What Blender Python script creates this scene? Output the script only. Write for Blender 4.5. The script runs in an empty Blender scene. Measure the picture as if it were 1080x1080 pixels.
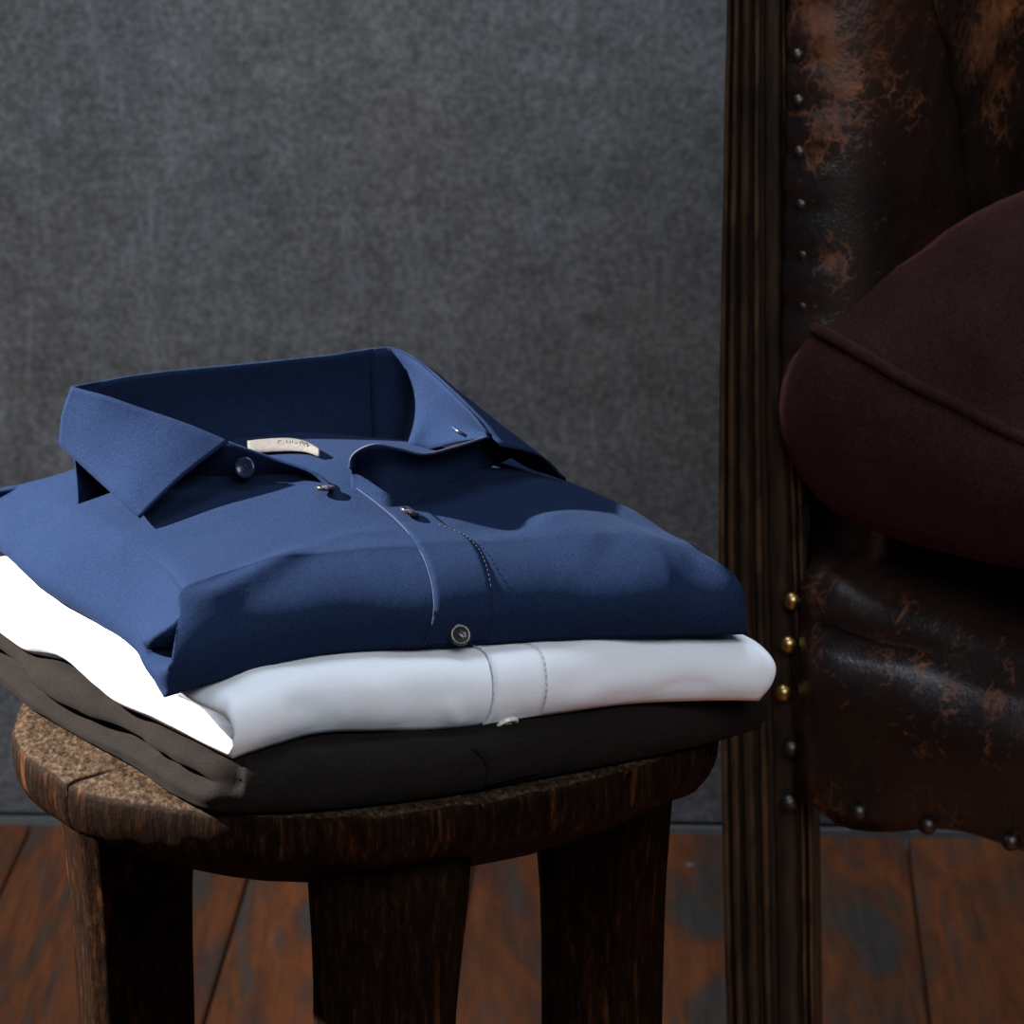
import bpy, bmesh, math, random
from mathutils import Vector, noise
from mathutils.bvhtree import BVHTree

random.seed(7)
scene = bpy.context.scene
R = math.radians

# ------------------------------------------------------------------ camera, light, exposure
PITCH, FPX, CAM_H = R(14.6), 4800.0, 1.05
cam_data = bpy.data.cameras.new('camera')
cam = bpy.data.objects.new('camera', cam_data)
scene.collection.objects.link(cam)
cam.location = (0, 0, CAM_H)
cam.rotation_euler = (math.pi / 2 - PITCH, 0, 0)
cam_data.sensor_width = 36
cam_data.lens = 36 * FPX / 1080
cam_data.clip_start = 0.05
cam_data.dof.use_dof = True
cam_data.dof.focus_distance = 2.06
cam_data.dof.aperture_fstop = 26
scene.camera = cam

world = bpy.data.worlds.new('world')
scene.world = world
world.use_nodes = True
world.node_tree.nodes['Background'].inputs[0].default_value = (0.55, 0.68, 1.0, 1)
world.node_tree.nodes['Background'].inputs[1].default_value = 0.05


def aim(o, target):
    o.rotation_euler = (Vector(target) - o.location).to_track_quat('-Z', 'Y').to_euler()


# hard shaft of light from the left, reaching only the stool
ld = bpy.data.lights.new('shaft_light', 'SPOT')
ld.energy = 2050
ld.color = (1.0, 0.97, 0.93)
ld.spot_size = R(16.5)
ld.spot_blend = 0.35
ld.shadow_soft_size = 0.03
lo = bpy.data.objects.new('shaft_light', ld)
scene.collection.objects.link(lo)
SUN_DIR = Vector((-0.82, 0.17, 0.55)).normalized()
lo.location = Vector((-0.12, 2.00, 0.45)) + SUN_DIR * 2.4
aim(lo, (-0.12, 2.00, 0.45))

# large soft daylight window in front of the scene, high up
ld = bpy.data.lights.new('window_light', 'AREA')
ld.shape = 'RECTANGLE'
ld.size, ld.size_y = 1.6, 1.2
ld.energy = 46
ld.color = (0.88, 0.94, 1.0)
lo = bpy.data.objects.new('window_light', ld)
scene.collection.objects.link(lo)
lo.location = (0.6, 0.0, 2.1)
aim(lo, (0.0, 2.6, 0.7))

# cool skylight falling down the wall from above
ld = bpy.data.lights.new('sky_light', 'AREA')
ld.shape = 'RECTANGLE'
ld.size, ld.size_y = 0.9, 0.5
ld.energy = 22
ld.color = (0.72, 0.85, 1.0)
lo = bpy.data.objects.new('sky_light', ld)
scene.collection.objects.link(lo)
lo.location = (0.0, 2.35, 2.3)
aim(lo, (0.05, 2.75, 0.5))

scene.view_settings.view_transform = 'Standard'
scene.view_settings.look = 'None'
scene.view_settings.exposure = 0.0
scene.view_settings.gamma = 1.0


# ------------------------------------------------------------------ helpers
def ray(px, py):
    cx, cy = (px - 540) / FPX, (540 - py) / FPX
    return Vector((cx, math.cos(PITCH) + cy * math.sin(PITCH), -math.sin(PITCH) + cy * math.cos(PITCH)))


CAM = Vector((0, 0, CAM_H))


def P(px, py, z):                       # point at a known height
    d = ray(px, py)
    return CAM + d * ((z - CAM_H) / d.z)


def Q(px, py, y):                       # point at a known distance
    d = ray(px, py)
    return CAM + d * (y / d.y)


def crom(pts, n):
    """Catmull-Rom resample to n points, uniform in chord length."""
    pts = [Vector(p) for p in pts]
    L = [0.0]
    for a, b in zip(pts, pts[1:]):
        L.append(L[-1] + max((b - a).length, 1e-9))
    out = []
    for i in range(n):
        s = L[-1] * i / (n - 1)
        k = 0
        while k < len(pts) - 2 and s > L[k + 1]:
            k += 1
        t = (s - L[k]) / (L[k + 1] - L[k])
        p1, p2 = pts[k], pts[k + 1]
        h = L[k + 1] - L[k]
        m1 = (p2 - p1) / h if k == 0 else (p2 - pts[k - 1]) / (L[k + 1] - L[k - 1])
        m2 = (p2 - p1) / h if k + 2 >= len(pts) else (pts[k + 2] - p1) / (L[k + 2] - L[k])
        m1, m2 = m1 * h, m2 * h
        t2, t3 = t * t, t * t * t
        out.append(p1 * (2*t3 - 3*t2 + 1) + m1 * (t3 - 2*t2 + t) + p2 * (-2*t3 + 3*t2) + m2 * (t3 - t2))
    return out


def lerp_list(anch, x):
    """piecewise smooth scalar interpolation of [(x, v), ...]"""
    if x <= anch[0][0]:
        return anch[0][1]
    for (a, va), (b, vb) in zip(anch, anch[1:]):
        if x <= b:
            t = (x - a) / (b - a)
            t = t * t * (3 - 2 * t)
            return va + (vb - va) * t
    return anch[-1][1]


def sstep(a, b, x):
    t = min(1, max(0, (x - a) / (b - a)))
    return t * t * (3 - 2 * t)


def mesh_obj(name, verts, faces, mat, parent=None, smooth=True, origin=None):
    me = bpy.data.meshes.new(name)
    off = Vector(origin) if origin is not None else (parent.matrix_basis.translation.copy() if parent and parent.parent is None else (Vector((0, 0, 0)) if parent is None else parent.matrix_basis.translation + parent.parent.matrix_basis.translation))
    me.from_pydata([tuple(Vector(v) - off) for v in verts], [], faces)
    me.validate()
    bm = bmesh.new()
    bm.from_mesh(me)
    bmesh.ops.recalc_face_normals(bm, faces=bm.faces)
    bm.to_mesh(me)
    bm.free()
    if smooth:
        for p in me.polygons:
            p.use_smooth = True
    o = bpy.data.objects.new(name, me)
    scene.collection.objects.link(o)
    if mat:
        me.materials.append(mat)
    if parent:
        o.parent = parent
    elif origin is not None:
        o.location = off
    return o


def grid_faces(nr, nc, closed_c=False, base=0):
    f = []
    for r in range(nr - 1):
        for c in range(nc if closed_c else nc - 1):
            c2 = (c + 1) % nc
            f.append((base + r*nc + c, base + r*nc + c2, base + (r+1)*nc + c2, base + (r+1)*nc + c))
    return f


def loft(name, curves, n, m, mat, parent, thick=0.0009, wr=0.0, wr_scale=60):
    """sheet through several cross curves; each resampled to n, m rows."""
    cs = [crom(c, n) for c in curves]
    cols = [crom([c[i] for c in cs], m) for i in range(n)]
    V = []
    for j in range(m):
        for i in range(n):
            p = cols[i][j].copy()
            if wr:
                d = noise.noise(p * wr_scale)
                p += Vector((0.4, -0.8, 0.4)) * d * wr
            V.append(p)
    o = mesh_obj(name, V, grid_faces(m, n), mat, parent)
    if thick:
        md = o.modifiers.new('thickness', 'SOLIDIFY')
        md.thickness = thick
        md.offset = 0
    return o


def tube(name, pts, rad, mat, parent, seg=10, n=None, flat=None):
    pts = crom(pts, n) if n else [Vector(p) for p in pts]
    V, N = [], len(pts)
    for i, p in enumerate(pts):
        t = (pts[min(i+1, N-1)] - pts[max(i-1, 0)]).normalized()
        a = t.cross(Vector((0, 0, 1)))
        if a.length < 1e-4:
            a = t.cross(Vector((0, 1, 0)))
        a.normalize()
        b = a.cross(t).normalized()
        r = rad(i / (N - 1)) if callable(rad) else rad
        for k in range(seg):
            w = 2 * math.pi * k / seg
            V.append(p + a * math.cos(w) * r + b * math.sin(w) * r)
    F = grid_faces(N, seg, True)
    F.append(tuple(range(seg)))
    F.append(tuple(range((N-1)*seg, N*seg)))
    return mesh_obj(name, V, F, mat, parent)


def lathe_on(name, prof, center, axis, mat, parent, seg=24):
    """profile [(r, h)] turned about axis through center"""
    axis = Vector(axis).normalized()
    a = axis.orthogonal().normalized()
    b = axis.cross(a)
    V = []
    for r, h in prof:
        for k in range(seg):
            w = 2 * math.pi * k / seg
            V.append(Vector(center) + axis * h + (a * math.cos(w) + b * math.sin(w)) * max(r, 1e-5))
    F = grid_faces(len(prof), seg, True)
    F.append(tuple(range(seg)))
    F.append(tuple(range((len(prof)-1)*seg, len(prof)*seg)))
    return mesh_obj(name, V, F, mat, parent)


def empty(name, loc, label, cat, group=None):
    o = bpy.data.objects.new(name, None)
    o.empty_display_size = 0.05
    scene.collection.objects.link(o)
    o.location = loc
    o['label'], o['category'] = label, cat
    if group:
        o['group'] = group
    return o


# ------------------------------------------------------------------ materials
def new_mat(name):
    m = bpy.data.materials.new(name)
    m.use_nodes = True
    nt = m.node_tree
    b = nt.nodes['Principled BSDF']
    return m, nt, b


def N(nt, kind, **kw):
    n = nt.nodes.new(kind)
    for k, v in kw.items():
        if k in n.inputs.keys():
            n.inputs[k].default_value = v
        else:
            setattr(n, k, v)
    return n


def coords(nt, scale=(1, 1, 1), rot=(0, 0, 0), loc=(0, 0, 0)):
    tc = nt.nodes.new('ShaderNodeTexCoord')
    mp = nt.nodes.new('ShaderNodeMapping')
    mp.inputs['Scale'].default_value = scale
    mp.inputs['Rotation'].default_value = rot
    mp.inputs['Location'].default_value = loc
    nt.links.new(tc.outputs['Object'], mp.inputs[0])
    return mp.outputs[0]


def noise_n(nt, vec, scale, detail=4, rough=0.55, dist=0.0):
    n = N(nt, 'ShaderNodeTexNoise')
    n.inputs['Scale'].default_value = scale
    n.inputs['Detail'].default_value = detail
    n.inputs['Roughness'].default_value = rough
    n.inputs['Distortion'].default_value = dist
    nt.links.new(vec, n.inputs['Vector'])
    return n.outputs['Fac']


def ramp(nt, fac, stops, interp='LINEAR'):
    r = nt.nodes.new('ShaderNodeValToRGB')
    r.color_ramp.interpolation = interp
    while len(r.color_ramp.elements) < len(stops):
        r.color_ramp.elements.new(0.5)
    for e, (p, c) in zip(r.color_ramp.elements, stops):
        e.position = p
        e.color = (*c, 1) if len(c) == 3 else c
    nt.links.new(fac, r.inputs[0])
    return r.outputs[0]


def g(v):
    return (v, v, v)


def mix(nt, fac, a, b, mode='MIX'):
    m = nt.nodes.new('ShaderNodeMix')
    m.data_type = 'RGBA'
    m.blend_type = mode
    for sock, v in ((m.inputs[0], fac), (m.inputs[6], a), (m.inputs[7], b)):
        if isinstance(v, (int, float)):
            sock.default_value = v
        elif isinstance(v, tuple):
            sock.default_value = (*v, 1)
        else:
            nt.links.new(v, sock)
    return m.outputs[2]


def bump(nt, bsdf, h, strength, dist, prev=None):
    b = nt.nodes.new('ShaderNodeBump')
    b.inputs['Strength'].default_value = strength
    b.inputs['Distance'].default_value = dist
    nt.links.new(h, b.inputs['Height'])
    if prev:
        nt.links.new(prev, b.inputs['Normal'])
    nt.links.new(b.outputs[0], bsdf.inputs['Normal'])
    return b.outputs[0]


def mat_cloth(name, col, col2, sheen=0.2, sheen_col=(1, 1, 1), rough=0.8):
    m, nt, b = new_mat(name)
    v = coords(nt)
    f = noise_n(nt, v, 1500, 2, 0.7)
    c = ramp(nt, f, [(0.3, col), (0.7, col2)])
    nt.links.new(c, b.inputs['Base Color'])
    b.inputs['Roughness'].default_value = rough
    b.inputs['Specular IOR Level'].default_value = 0.0
    b.inputs['Sheen Weight'].default_value = sheen
    b.inputs['Sheen Roughness'].default_value = 0.45
    b.inputs['Sheen Tint'].default_value = (*sheen_col, 1)
    n2 = noise_n(nt, v, 70, 3, 0.5)
    p = bump(nt, b, n2, 0.10, 0.004)
    bump(nt, b, f, 0.10, 0.0004, p)
    return m


def mat_plain(name, col, rough=0.5, metal=0.0, spec=0.5):
    m, nt, b = new_mat(name)
    v = coords(nt)
    f = noise_n(nt, v, 400, 3, 0.6)
    c = ramp(nt, f, [(0.3, tuple(x * 0.75 for x in col)), (0.7, tuple(min(1, x * 1.2) for x in col))])
    nt.links.new(c, b.inputs['Base Color'])
    b.inputs['Roughness'].default_value = rough
    b.inputs['Metallic'].default_value = metal
    b.inputs['Specular IOR Level'].default_value = spec
    return m


M_navy = mat_cloth('navy_cotton', (0.0052, 0.0100, 0.0290), (0.0128, 0.0220, 0.0490), 0.020, (0.5, 0.65, 1.0))
M_white = mat_cloth('white_cotton', (0.68, 0.70, 0.75), (0.75, 0.765, 0.80), 0.0)
M_dark = mat_cloth('charcoal_cotton', (0.0066, 0.0056, 0.0052), (0.0160, 0.0132, 0.0118), 0.012, (0.9, 0.85, 0.8))
M_navy_thread = mat_plain('navy_thread', (0.018, 0.024, 0.06), 0.8)
M_white_thread = mat_plain('white_thread', (0.55, 0.57, 0.62), 0.8)
M_dark_thread = mat_plain('black_thread', (0.010, 0.010, 0.012), 0.8)
M_navy_button = mat_plain('navy_button', (0.015, 0.02, 0.05), 0.25)
M_gun_button = mat_plain('grey_shell_button', (0.05, 0.046, 0.045), 0.22, 0.5)
M_pearl = mat_plain('pearl_button', (0.75, 0.74, 0.66), 0.2)
M_label = mat_plain('label_fabric', (0.075, 0.066, 0.060), 0.9)
M_ink = mat_plain('label_thread', (0.018, 0.009, 0.008), 0.9)


def mat_wall():
    m, nt, b = new_mat('aged_zinc_grey_plaster')
    v = coords(nt)
    speck = noise_n(nt, v, 190, 4, 0.65)
    mid = noise_n(nt, v, 26, 4, 0.6)
    big = noise_n(nt, v, 3.2, 3, 0.5)
    vs = coords(nt, (95, 95, 11))
    streak = noise_n(nt, vs, 1.0, 4, 0.6, 0.6)
    base = ramp(nt, speck, [(0.30, (0.092, 0.089, 0.088)), (0.50, (0.150, 0.146, 0.143)), (0.72, (0.235, 0.23, 0.224))])
    t = ramp(nt, mid, [(0.3, g(0.78)), (0.7, g(1.18))])
    base = mix(nt, 1.0, base, t, 'MULTIPLY')
    tint = ramp(nt, big, [(0.35, (0.99, 0.95, 0.91)), (0.65, (0.95, 0.98, 1.05))])
    base = mix(nt, 1.0, base, tint, 'MULTIPLY')
    vsp = coords(nt, (34, 34, 9.5), loc=(3, 0, 1))
    scuff = noise_n(nt, vsp, 1.0, 5, 0.66, 1.7)
    msk = ramp(nt, scuff, [(0.53, g(0)), (0.68, g(0.6))])
    msk2 = ramp(nt, streak, [(0.45, g(0.2)), (0.65, g(1))])
    msk = mix(nt, 1.0, msk, msk2, 'MULTIPLY')
    base = mix(nt, msk, base, (0.27, 0.285, 0.33))
    nt.links.new(base, b.inputs['Base Color'])
    b.inputs['Roughness'].default_value = 0.62
    b.inputs['Specular IOR Level'].default_value = 0.3
    p = bump(nt, b, speck, 0.12, 0.002)
    bump(nt, b, mid, 0.10, 0.008, p)
    return m


def mat_floor():
    m, nt, b = new_mat('worn_red_floorboards')
    at = nt.nodes.new('ShaderNodeAttribute')
    at.attribute_name = 'plank_id'
    tc = nt.nodes.new('ShaderNodeTexCoord')
    add = nt.nodes.new('ShaderNodeVectorMath')
    add.operation = 'MULTIPLY_ADD'
    nt.links.new(at.outputs['Fac'], add.inputs[0])
    add.inputs[1].default_value = (3.1, 7.7, 1.3)
    nt.links.new(tc.outputs['Object'], add.inputs[2])
    mp = nt.nodes.new('ShaderNodeMapping')
    mp.inputs['Scale'].default_value = (14, 3.0, 14)
    nt.links.new(add.outputs[0], mp.inputs[0])
    v = mp.outputs[0]
    patch = noise_n(nt, v, 1.0, 4, 0.55, 1.4)
    mp2 = nt.nodes.new('ShaderNodeMapping')
    mp2.inputs['Scale'].default_value = (110, 9, 110)
    nt.links.new(add.outputs[0], mp2.inputs[0])
    grain = noise_n(nt, mp2.outputs[0], 1.0, 5, 0.65, 0.8)
    col = ramp(nt, patch, [(0.28, (0.10, 0.115, 0.12)), (0.38, (0.15, 0.115, 0.09)), (0.47, (0.26, 0.095, 0.04)),
                           (0.56, (0.40, 0.12, 0.03)), (0.64, (0.26, 0.11, 0.06)), (0.74, (0.12, 0.095, 0.08))])
    gr = ramp(nt, grain, [(0.3, g(0.62)), (0.7, g(1.2))])
    col = mix(nt, 1.0, col, gr, 'MULTIPLY')
    pv = ramp(nt, at.outputs['Fac'], [(0, g(0.6)), (1, g(0.98))])
    col = mix(nt, 1.0, col, pv, 'MULTIPLY')
    col = mix(nt, 0.07, col, (0.09, 0.085, 0.08))
    col = mix(nt, 1.0, col, (0.80, 0.72, 0.68), 'MULTIPLY')
    nt.links.new(col, b.inputs['Base Color'])
    b.inputs['Roughness'].default_value = 0.55
    b.inputs['Specular IOR Level'].default_value = 0.25
    bump(nt, b, grain, 0.35, 0.002)
    return m


def mat_stool(name='carved_dark_wood', rim=False):
    m, nt, b = new_mat(name)
    v = coords(nt)
    big = noise_n(nt, v, 22, 4, 0.6, 0.4)
    vg = coords(nt, (1, 1, 0.16))
    fine = noise_n(nt, vg, 300, 6, 0.8, 0.1)
    pit = noise_n(nt, coords(nt, (1, 0.45, 1), (0, 0, 0.5)), 420, 5, 0.8)
    dark, midc, warm, pale = (0.0018, 0.0008, 0.0005), (0.0075, 0.0030, 0.0013), (0.11, 0.045, 0.018), (0.26, 0.185, 0.12)
    base = ramp(nt, fine, [(0.34, dark), (0.52, midc), (0.64, (0.024, 0.0090, 0.0036)), (0.80, (0.12, 0.052, 0.023))])
    wm = ramp(nt, big, [(0.55, g(0)), (0.68, g(0.75))])
    base = mix(nt, wm, base, mix(nt, 1.0, base, (2.0, 1.25, 0.8), 'MULTIPLY'))
    stk = noise_n(nt, coords(nt, (1, 1, 0.10)), 75, 4, 0.6, 0.2)
    base = mix(nt, ramp(nt, stk, [(0.60, g(0)), (0.70, g(0.55))]), base, (0.12, 0.042, 0.013))
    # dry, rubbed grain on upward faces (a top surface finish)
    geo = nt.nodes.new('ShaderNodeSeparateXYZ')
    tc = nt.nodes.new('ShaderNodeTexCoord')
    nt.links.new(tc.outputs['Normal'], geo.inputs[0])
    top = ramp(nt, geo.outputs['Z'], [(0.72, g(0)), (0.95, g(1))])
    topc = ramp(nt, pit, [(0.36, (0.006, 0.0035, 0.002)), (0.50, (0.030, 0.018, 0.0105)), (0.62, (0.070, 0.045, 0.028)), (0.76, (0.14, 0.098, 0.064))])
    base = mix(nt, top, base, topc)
    nt.links.new(base, b.inputs['Base Color'])
    b.inputs['Roughness'].default_value = 0.6
    b.inputs['Specular IOR Level'].default_value = 0.03
    p = bump(nt, b, fine, 0.5, 0.0025)
    p = bump(nt, b, pit, 0.25, 0.002, p)
    bump(nt, b, big, 0.4, 0.008, p)
    return m


def mat_leather():
    m, nt, b = new_mat('worn_brown_leather')
    v = coords(nt)
    big = noise_n(nt, v, 9, 5, 0.6, 0.5)
    wear = noise_n(nt, v, 26, 6, 0.72, 0.9)
    vor = N(nt, 'ShaderNodeTexVoronoi', feature='DISTANCE_TO_EDGE')
    vor.inputs['Scale'].default_value = 85
    tcn = noise_n(nt, v, 60, 3, 0.6)
    add = nt.nodes.new('ShaderNodeMix')
    add.data_type = 'VECTOR'
    add.inputs[0].default_value = 0.03
    nt.links.new(v, add.inputs[4])
    nt.links.new(tcn, add.inputs[5])
    nt.links.new(add.outputs[1], vor.inputs['Vector'])
    cracks = ramp(nt, vor.outputs['Distance'], [(0.0, g(1)), (0.10, g(0))])
    base = ramp(nt, big, [(0.35, (0.0065, 0.0036, 0.003)), (0.55, (0.017, 0.0078, 0.0055)), (0.75, (0.036, 0.0140, 0.0080))])
    zone = ramp(nt, big, [(0.50, g(0)), (0.62, g(1))])
    mw = ramp(nt, wear, [(0.56, g(0)), (0.64, g(1))])
    mw = mix(nt, 1.0, mw, zone, 'MULTIPLY')
    mc = mix(nt, 1.0, cracks, ramp(nt, big, [(0.53, g(0)), (0.66, g(0.8))]), 'MULTIPLY')
    at = nt.nodes.new('ShaderNodeAttribute')
    at.attribute_name = 'wear'
    edge_n = noise_n(nt, v, 95, 8, 0.8, 0.9)
    thr = nt.nodes.new('ShaderNodeMath')
    thr.operation = 'MULTIPLY_ADD'
    nt.links.new(at.outputs['Fac'], thr.inputs[0])
    thr.inputs[1].default_value = 0.40
    nt.links.new(edge_n, thr.inputs[2])
    blob = ramp(nt, thr.outputs[0], [(0.70, g(0)), (0.86, g(1))])
    blob = mix(nt, 1.0, blob, ramp(nt, vor.outputs['Distance'], [(0.0, g(1.0)), (0.35, g(0.45))]), 'MULTIPLY')
    msk = mix(nt, 0.5, mix(nt, 1.0, mw, mc, 'LIGHTEN'), (0.0, 0.0, 0.0))
    vein = mix(nt, 1.0, cracks, ramp(nt, thr.outputs[0], [(0.56, g(0)), (0.72, g(0.85))]), 'MULTIPLY')
    msk = mix(nt, 1.0, mix(nt, 1.0, msk, blob, 'LIGHTEN'), vein, 'LIGHTEN')
    rust = ramp(nt, wear, [(0.40, (0.085, 0.020, 0.004)), (0.70, (0.27, 0.082, 0.015))])
    base = mix(nt, msk, base, rust)
    nt.links.new(base, b.inputs['Base Color'])
    rr = ramp(nt, msk, [(0, g(0.33)), (1, g(0.7))])
    nt.links.new(rr, b.inputs['Roughness'])
    b.inputs['Specular IOR Level'].default_value = 0.6
    pore = noise_n(nt, v, 520, 3, 0.6)
    p = bump(nt, b, pore, 0.30, 0.0012)
    p = bump(nt, b, cracks, -0.25, 0.0012, p)
    bump(nt, b, wear, 0.25, 0.004, p)
    return m


def mat_velvet():
    m, nt, b = new_mat('oxblood_velvet')
    v = coords(nt)
    f = noise_n(nt, v, 700, 3, 0.7)
    bg = noise_n(nt, v, 16, 4, 0.6)
    c = ramp(nt, f, [(0.3, (0.008, 0.0032, 0.0030)), (0.7, (0.031, 0.0115, 0.0102))])
    t = ramp(nt, bg, [(0.3, g(0.65)), (0.7, g(1.35))])
    nt.links.new(mix(nt, 1.0, c, t, 'MULTIPLY'), b.inputs['Base Color'])
    b.inputs['Roughness'].default_value = 0.95
    b.inputs['Specular IOR Level'].default_value = 0.05
    b.inputs['Sheen Weight'].default_value = 0.22
    b.inputs['Sheen Roughness'].default_value = 0.4
    b.inputs['Sheen Tint'].default_value = (0.62, 0.22, 0.19, 1)
    p = bump(nt, b, f, 0.4, 0.001)
    bump(nt, b, bg, 0.25, 0.012, p)
    return m


def mat_post():
    m, nt, b = new_mat('ebonised_moulded_wood')
    v = coords(nt, (1, 1, 0.12))
    f = noise_n(nt, v, 330, 5, 0.7)
    w = noise_n(nt, coords(nt, (1, 1, 0.3)), 85, 4, 0.65)
    base = ramp(nt, f, [(0.35, (0.009, 0.007, 0.006)), (0.6, (0.024, 0.014, 0.009)), (0.75, (0.06, 0.030, 0.014))])
    geo = nt.nodes.new('ShaderNodeNewGeometry')
    edge = ramp(nt, geo.outputs['Pointiness'], [(0.50, g(0)), (0.56, g(1))])
    rub = ramp(nt, w, [(0.42, g(0.1)), (0.62, g(1))])
    base = mix(nt, mix(nt, 1.0, edge, rub, 'MULTIPLY'), base, (0.20, 0.10, 0.043))
    chip = ramp(nt, w, [(0.72, g(0)), (0.74, g(1))])
    base = mix(nt, mix(nt, 1.0, chip, edge, 'MULTIPLY'), base, (0.5, 0.4, 0.28))
    base = mix(nt, 1.0, base, g(0.8), 'MULTIPLY')
    nt.links.new(base, b.inputs['Base Color'])
    b.inputs['Roughness'].default_value = 0.34
    b.inputs['Specular IOR Level'].default_value = 0.3
    bump(nt, b, f, 0.3, 0.0015)
    return m


M_wall, M_floor, M_stool, M_leather, M_velvet, M_post = mat_wall(), mat_floor(), mat_stool(), mat_leather(), mat_velvet(), mat_post()
M_brass = mat_plain('aged_brass', (0.42, 0.27, 0.10), 0.33, 1.0)
M_darkbrass = mat_plain('blackened_brass', (0.075, 0.064, 0.058), 0.46, 1.0)
M_strip = mat_plain('pale_skirting_strip', (0.16, 0.16, 0.155), 0.7)
M_gap = mat_plain('dark_gap', (0.006, 0.005, 0.005), 0.9)

# ------------------------------------------------------------------ setting
WA = math.atan2(-0.0258, 0.5895)
WU = Vector((math.cos(WA), math.sin(WA), 0))       # along the wall, to the right
WN = Vector((-WU.y, WU.x, 0))                      # away from the room
W0 = Vector((-0.0765, 3.1236, 0))


def wp(a, n, z):
    return W0 + WU * a + WN * n + Vector((0, 0, z))


def wbox(name, a0, a1, n0, n1, z0, z1, mat):
    V = [wp(a, n, z) for z in (z0, z1) for a, n in ((a0, n0), (a1, n0), (a1, n1), (a0, n1))]
    F = [(0, 1, 2, 3), (4, 5, 6, 7), (0, 1, 5, 4), (1, 2, 6, 5), (2, 3, 7, 6), (3, 0, 4, 7)]
    o = mesh_obj(name, V, F, mat, None, False)
    o['kind'] = 'structure'
    return o


wbox('wall_back', -2.2, 2.4, 0.0, 0.12, 0.0085, 2.6, M_wall)
wbox('baseboard_back', -2.2, 2.4, -0.004, 0.05, 0.0, 0.0050, M_strip)

# floorboards: one floor, boards run from the wall towards the viewer
V, F, ids = [], [], []
edges = [-2.2, -2.03, -1.86, -1.69, -1.52, -1.37, -1.22, -1.08, -0.93, -0.79, -0.64, -0.48]
seams = [30, 276, 505, 775, 955, 1185]
for s in seams:
    p = P(s, 875, 0)
    edges.append((p - W0).dot(WU))
while edges[-1] < 2.4:
    edges.append(edges[-1] + 0.15)
edges = sorted(edges)
for i, (a0, a1) in enumerate(zip(edges, edges[1:])):
    if a1 - a0 < 0.01:
        continue
    gp, bv = 0.0012, 0.0014
    n1, n0 = 0.0, -3.4
    b = len(V)
    prof = [(a0 + gp, -0.012), (a0 + gp, -bv), (a0 + gp + bv, 0), (a1 - gp - bv, 0), (a1 - gp, -bv), (a1 - gp, -0.012)]
    for n in (n0, n1):
        for a, z in prof:
            V.append(wp(a, n, z))
    for k in range(5):
        F.append((b + k, b + k + 1, b + 7 + k, b + 6 + k))
        ids.append(i)
b = len(V)
V += [wp(-2.2, -3.4, -0.011), wp(2.4, -3.4, -0.011), wp(2.4, 0.0, -0.011), wp(-2.2, 0.0, -0.011)]
F.append((b, b + 1, b + 2, b + 3))
ids.append(0)
fl = mesh_obj('floor', V, F, M_floor, None, False)
fl['kind'] = 'structure'
att = fl.data.attributes.new('plank_id', 'FLOAT', 'FACE')
rnd = [random.random() for _ in range(200)]
for k, i in enumerate(ids):
    att.data[k].value = rnd[i]

# a nail head in the boards
nl = lathe_on('floor_nail', [(0.0, 0.0012), (0.0025, 0.0010), (0.0035, 0.0002), (0.0035, -0.004)], P(728, 912, 0.0), (0, 0, 1), M_strip, None, 14)
nl['label'], nl['category'] = 'small pale nail head in the floorboards between stool leg and chair leg', 'nail'

# ------------------------------------------------------------------ stool
ST = Vector((-0.0697, 2.054, 0.0))
ZT = 0.42
RADII = [(0, .166), (20, .166), (90, .166), (140, .165), (181, .164), (205, .169), (230, .174), (248, .170), (264, .165), (273, .161), (287, .154), (302, .151),
         (318, .153), (331, .158), (341, .168), (350, .168), (360, .166)]
stool = empty('wooden_stool', (ST.x, ST.y, 0), 'round hand-carved dark wooden stool under the stack of folded shirts', 'stool')


def stool_r(deg):
    return lerp_list(RADII, deg % 360)


NS = 720
prof = [(0.0, 0.0), (0.3, 0.0), (0.6, 0.0), (0.8, 0.0003), (0.9, 0.0), (0.96, -0.0002), (0.985, -0.0006), (0.9945, -0.0015), (0.999, -0.0034), (1.001, -0.010), (0.998, -0.016),
        (0.990, -0.0205), (0.978, -0.0238), (0.958, -0.0258), (0.92, -0.028), (0.84, -0.035), (0.74, -0.045), (0.64, -0.051), (0.5, -0.054), (0.25, -0.055), (0.0, -0.055)]
V = []
for k, (rr, dz) in enumerate(prof):
    for i in range(NS):
        deg = 360.0 * i / NS
        a = R(deg)
        r = max(rr, 0.002) * stool_r(deg)
        p = ST + Vector((math.cos(a) * r, math.sin(a) * r, ZT + dz))
        if 7 <= k <= 16:
            d = noise.noise(Vector((p.x * 28, p.y * 28, p.z * 10))) * 0.0016 + noise.noise(Vector((p.x * 90, p.y * 90, p.z * 20))) * 0.0007
            p += Vector((math.cos(a), math.sin(a), 0)) * d
        if k in (6, 7, 8):
            p.z += noise.noise(p * 120) * 0.0009
        # radial drying cracks at the rim
        for cd, w, dep in ((221.5, 0.30, 0.0070), (322.5, 0.3, 0.0035), (292, 0.3, 0.0020), (306, 0.3, 0.0012)):
            dd = abs(deg - cd)
            if dd < w * 2.2 and rr > 0.83 and k <= 13:
                q = math.exp(-(dd / w) ** 2)
                if k <= 7:
                    p.z -= dep * q * sstep(0.84, 0.93, rr)
                else:
                    p -= Vector((math.cos(a), math.sin(a), 0)) * dep * q * (0.5 if k < 10 else 0.18)
        V.append(p)
F = grid_faces(len(prof), NS, True)
F.append(tuple(range(NS)))
F.append(tuple(range((len(prof) - 1) * NS, len(prof) * NS)))
mesh_obj('stool_seat', V, F, M_stool, stool)


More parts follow.
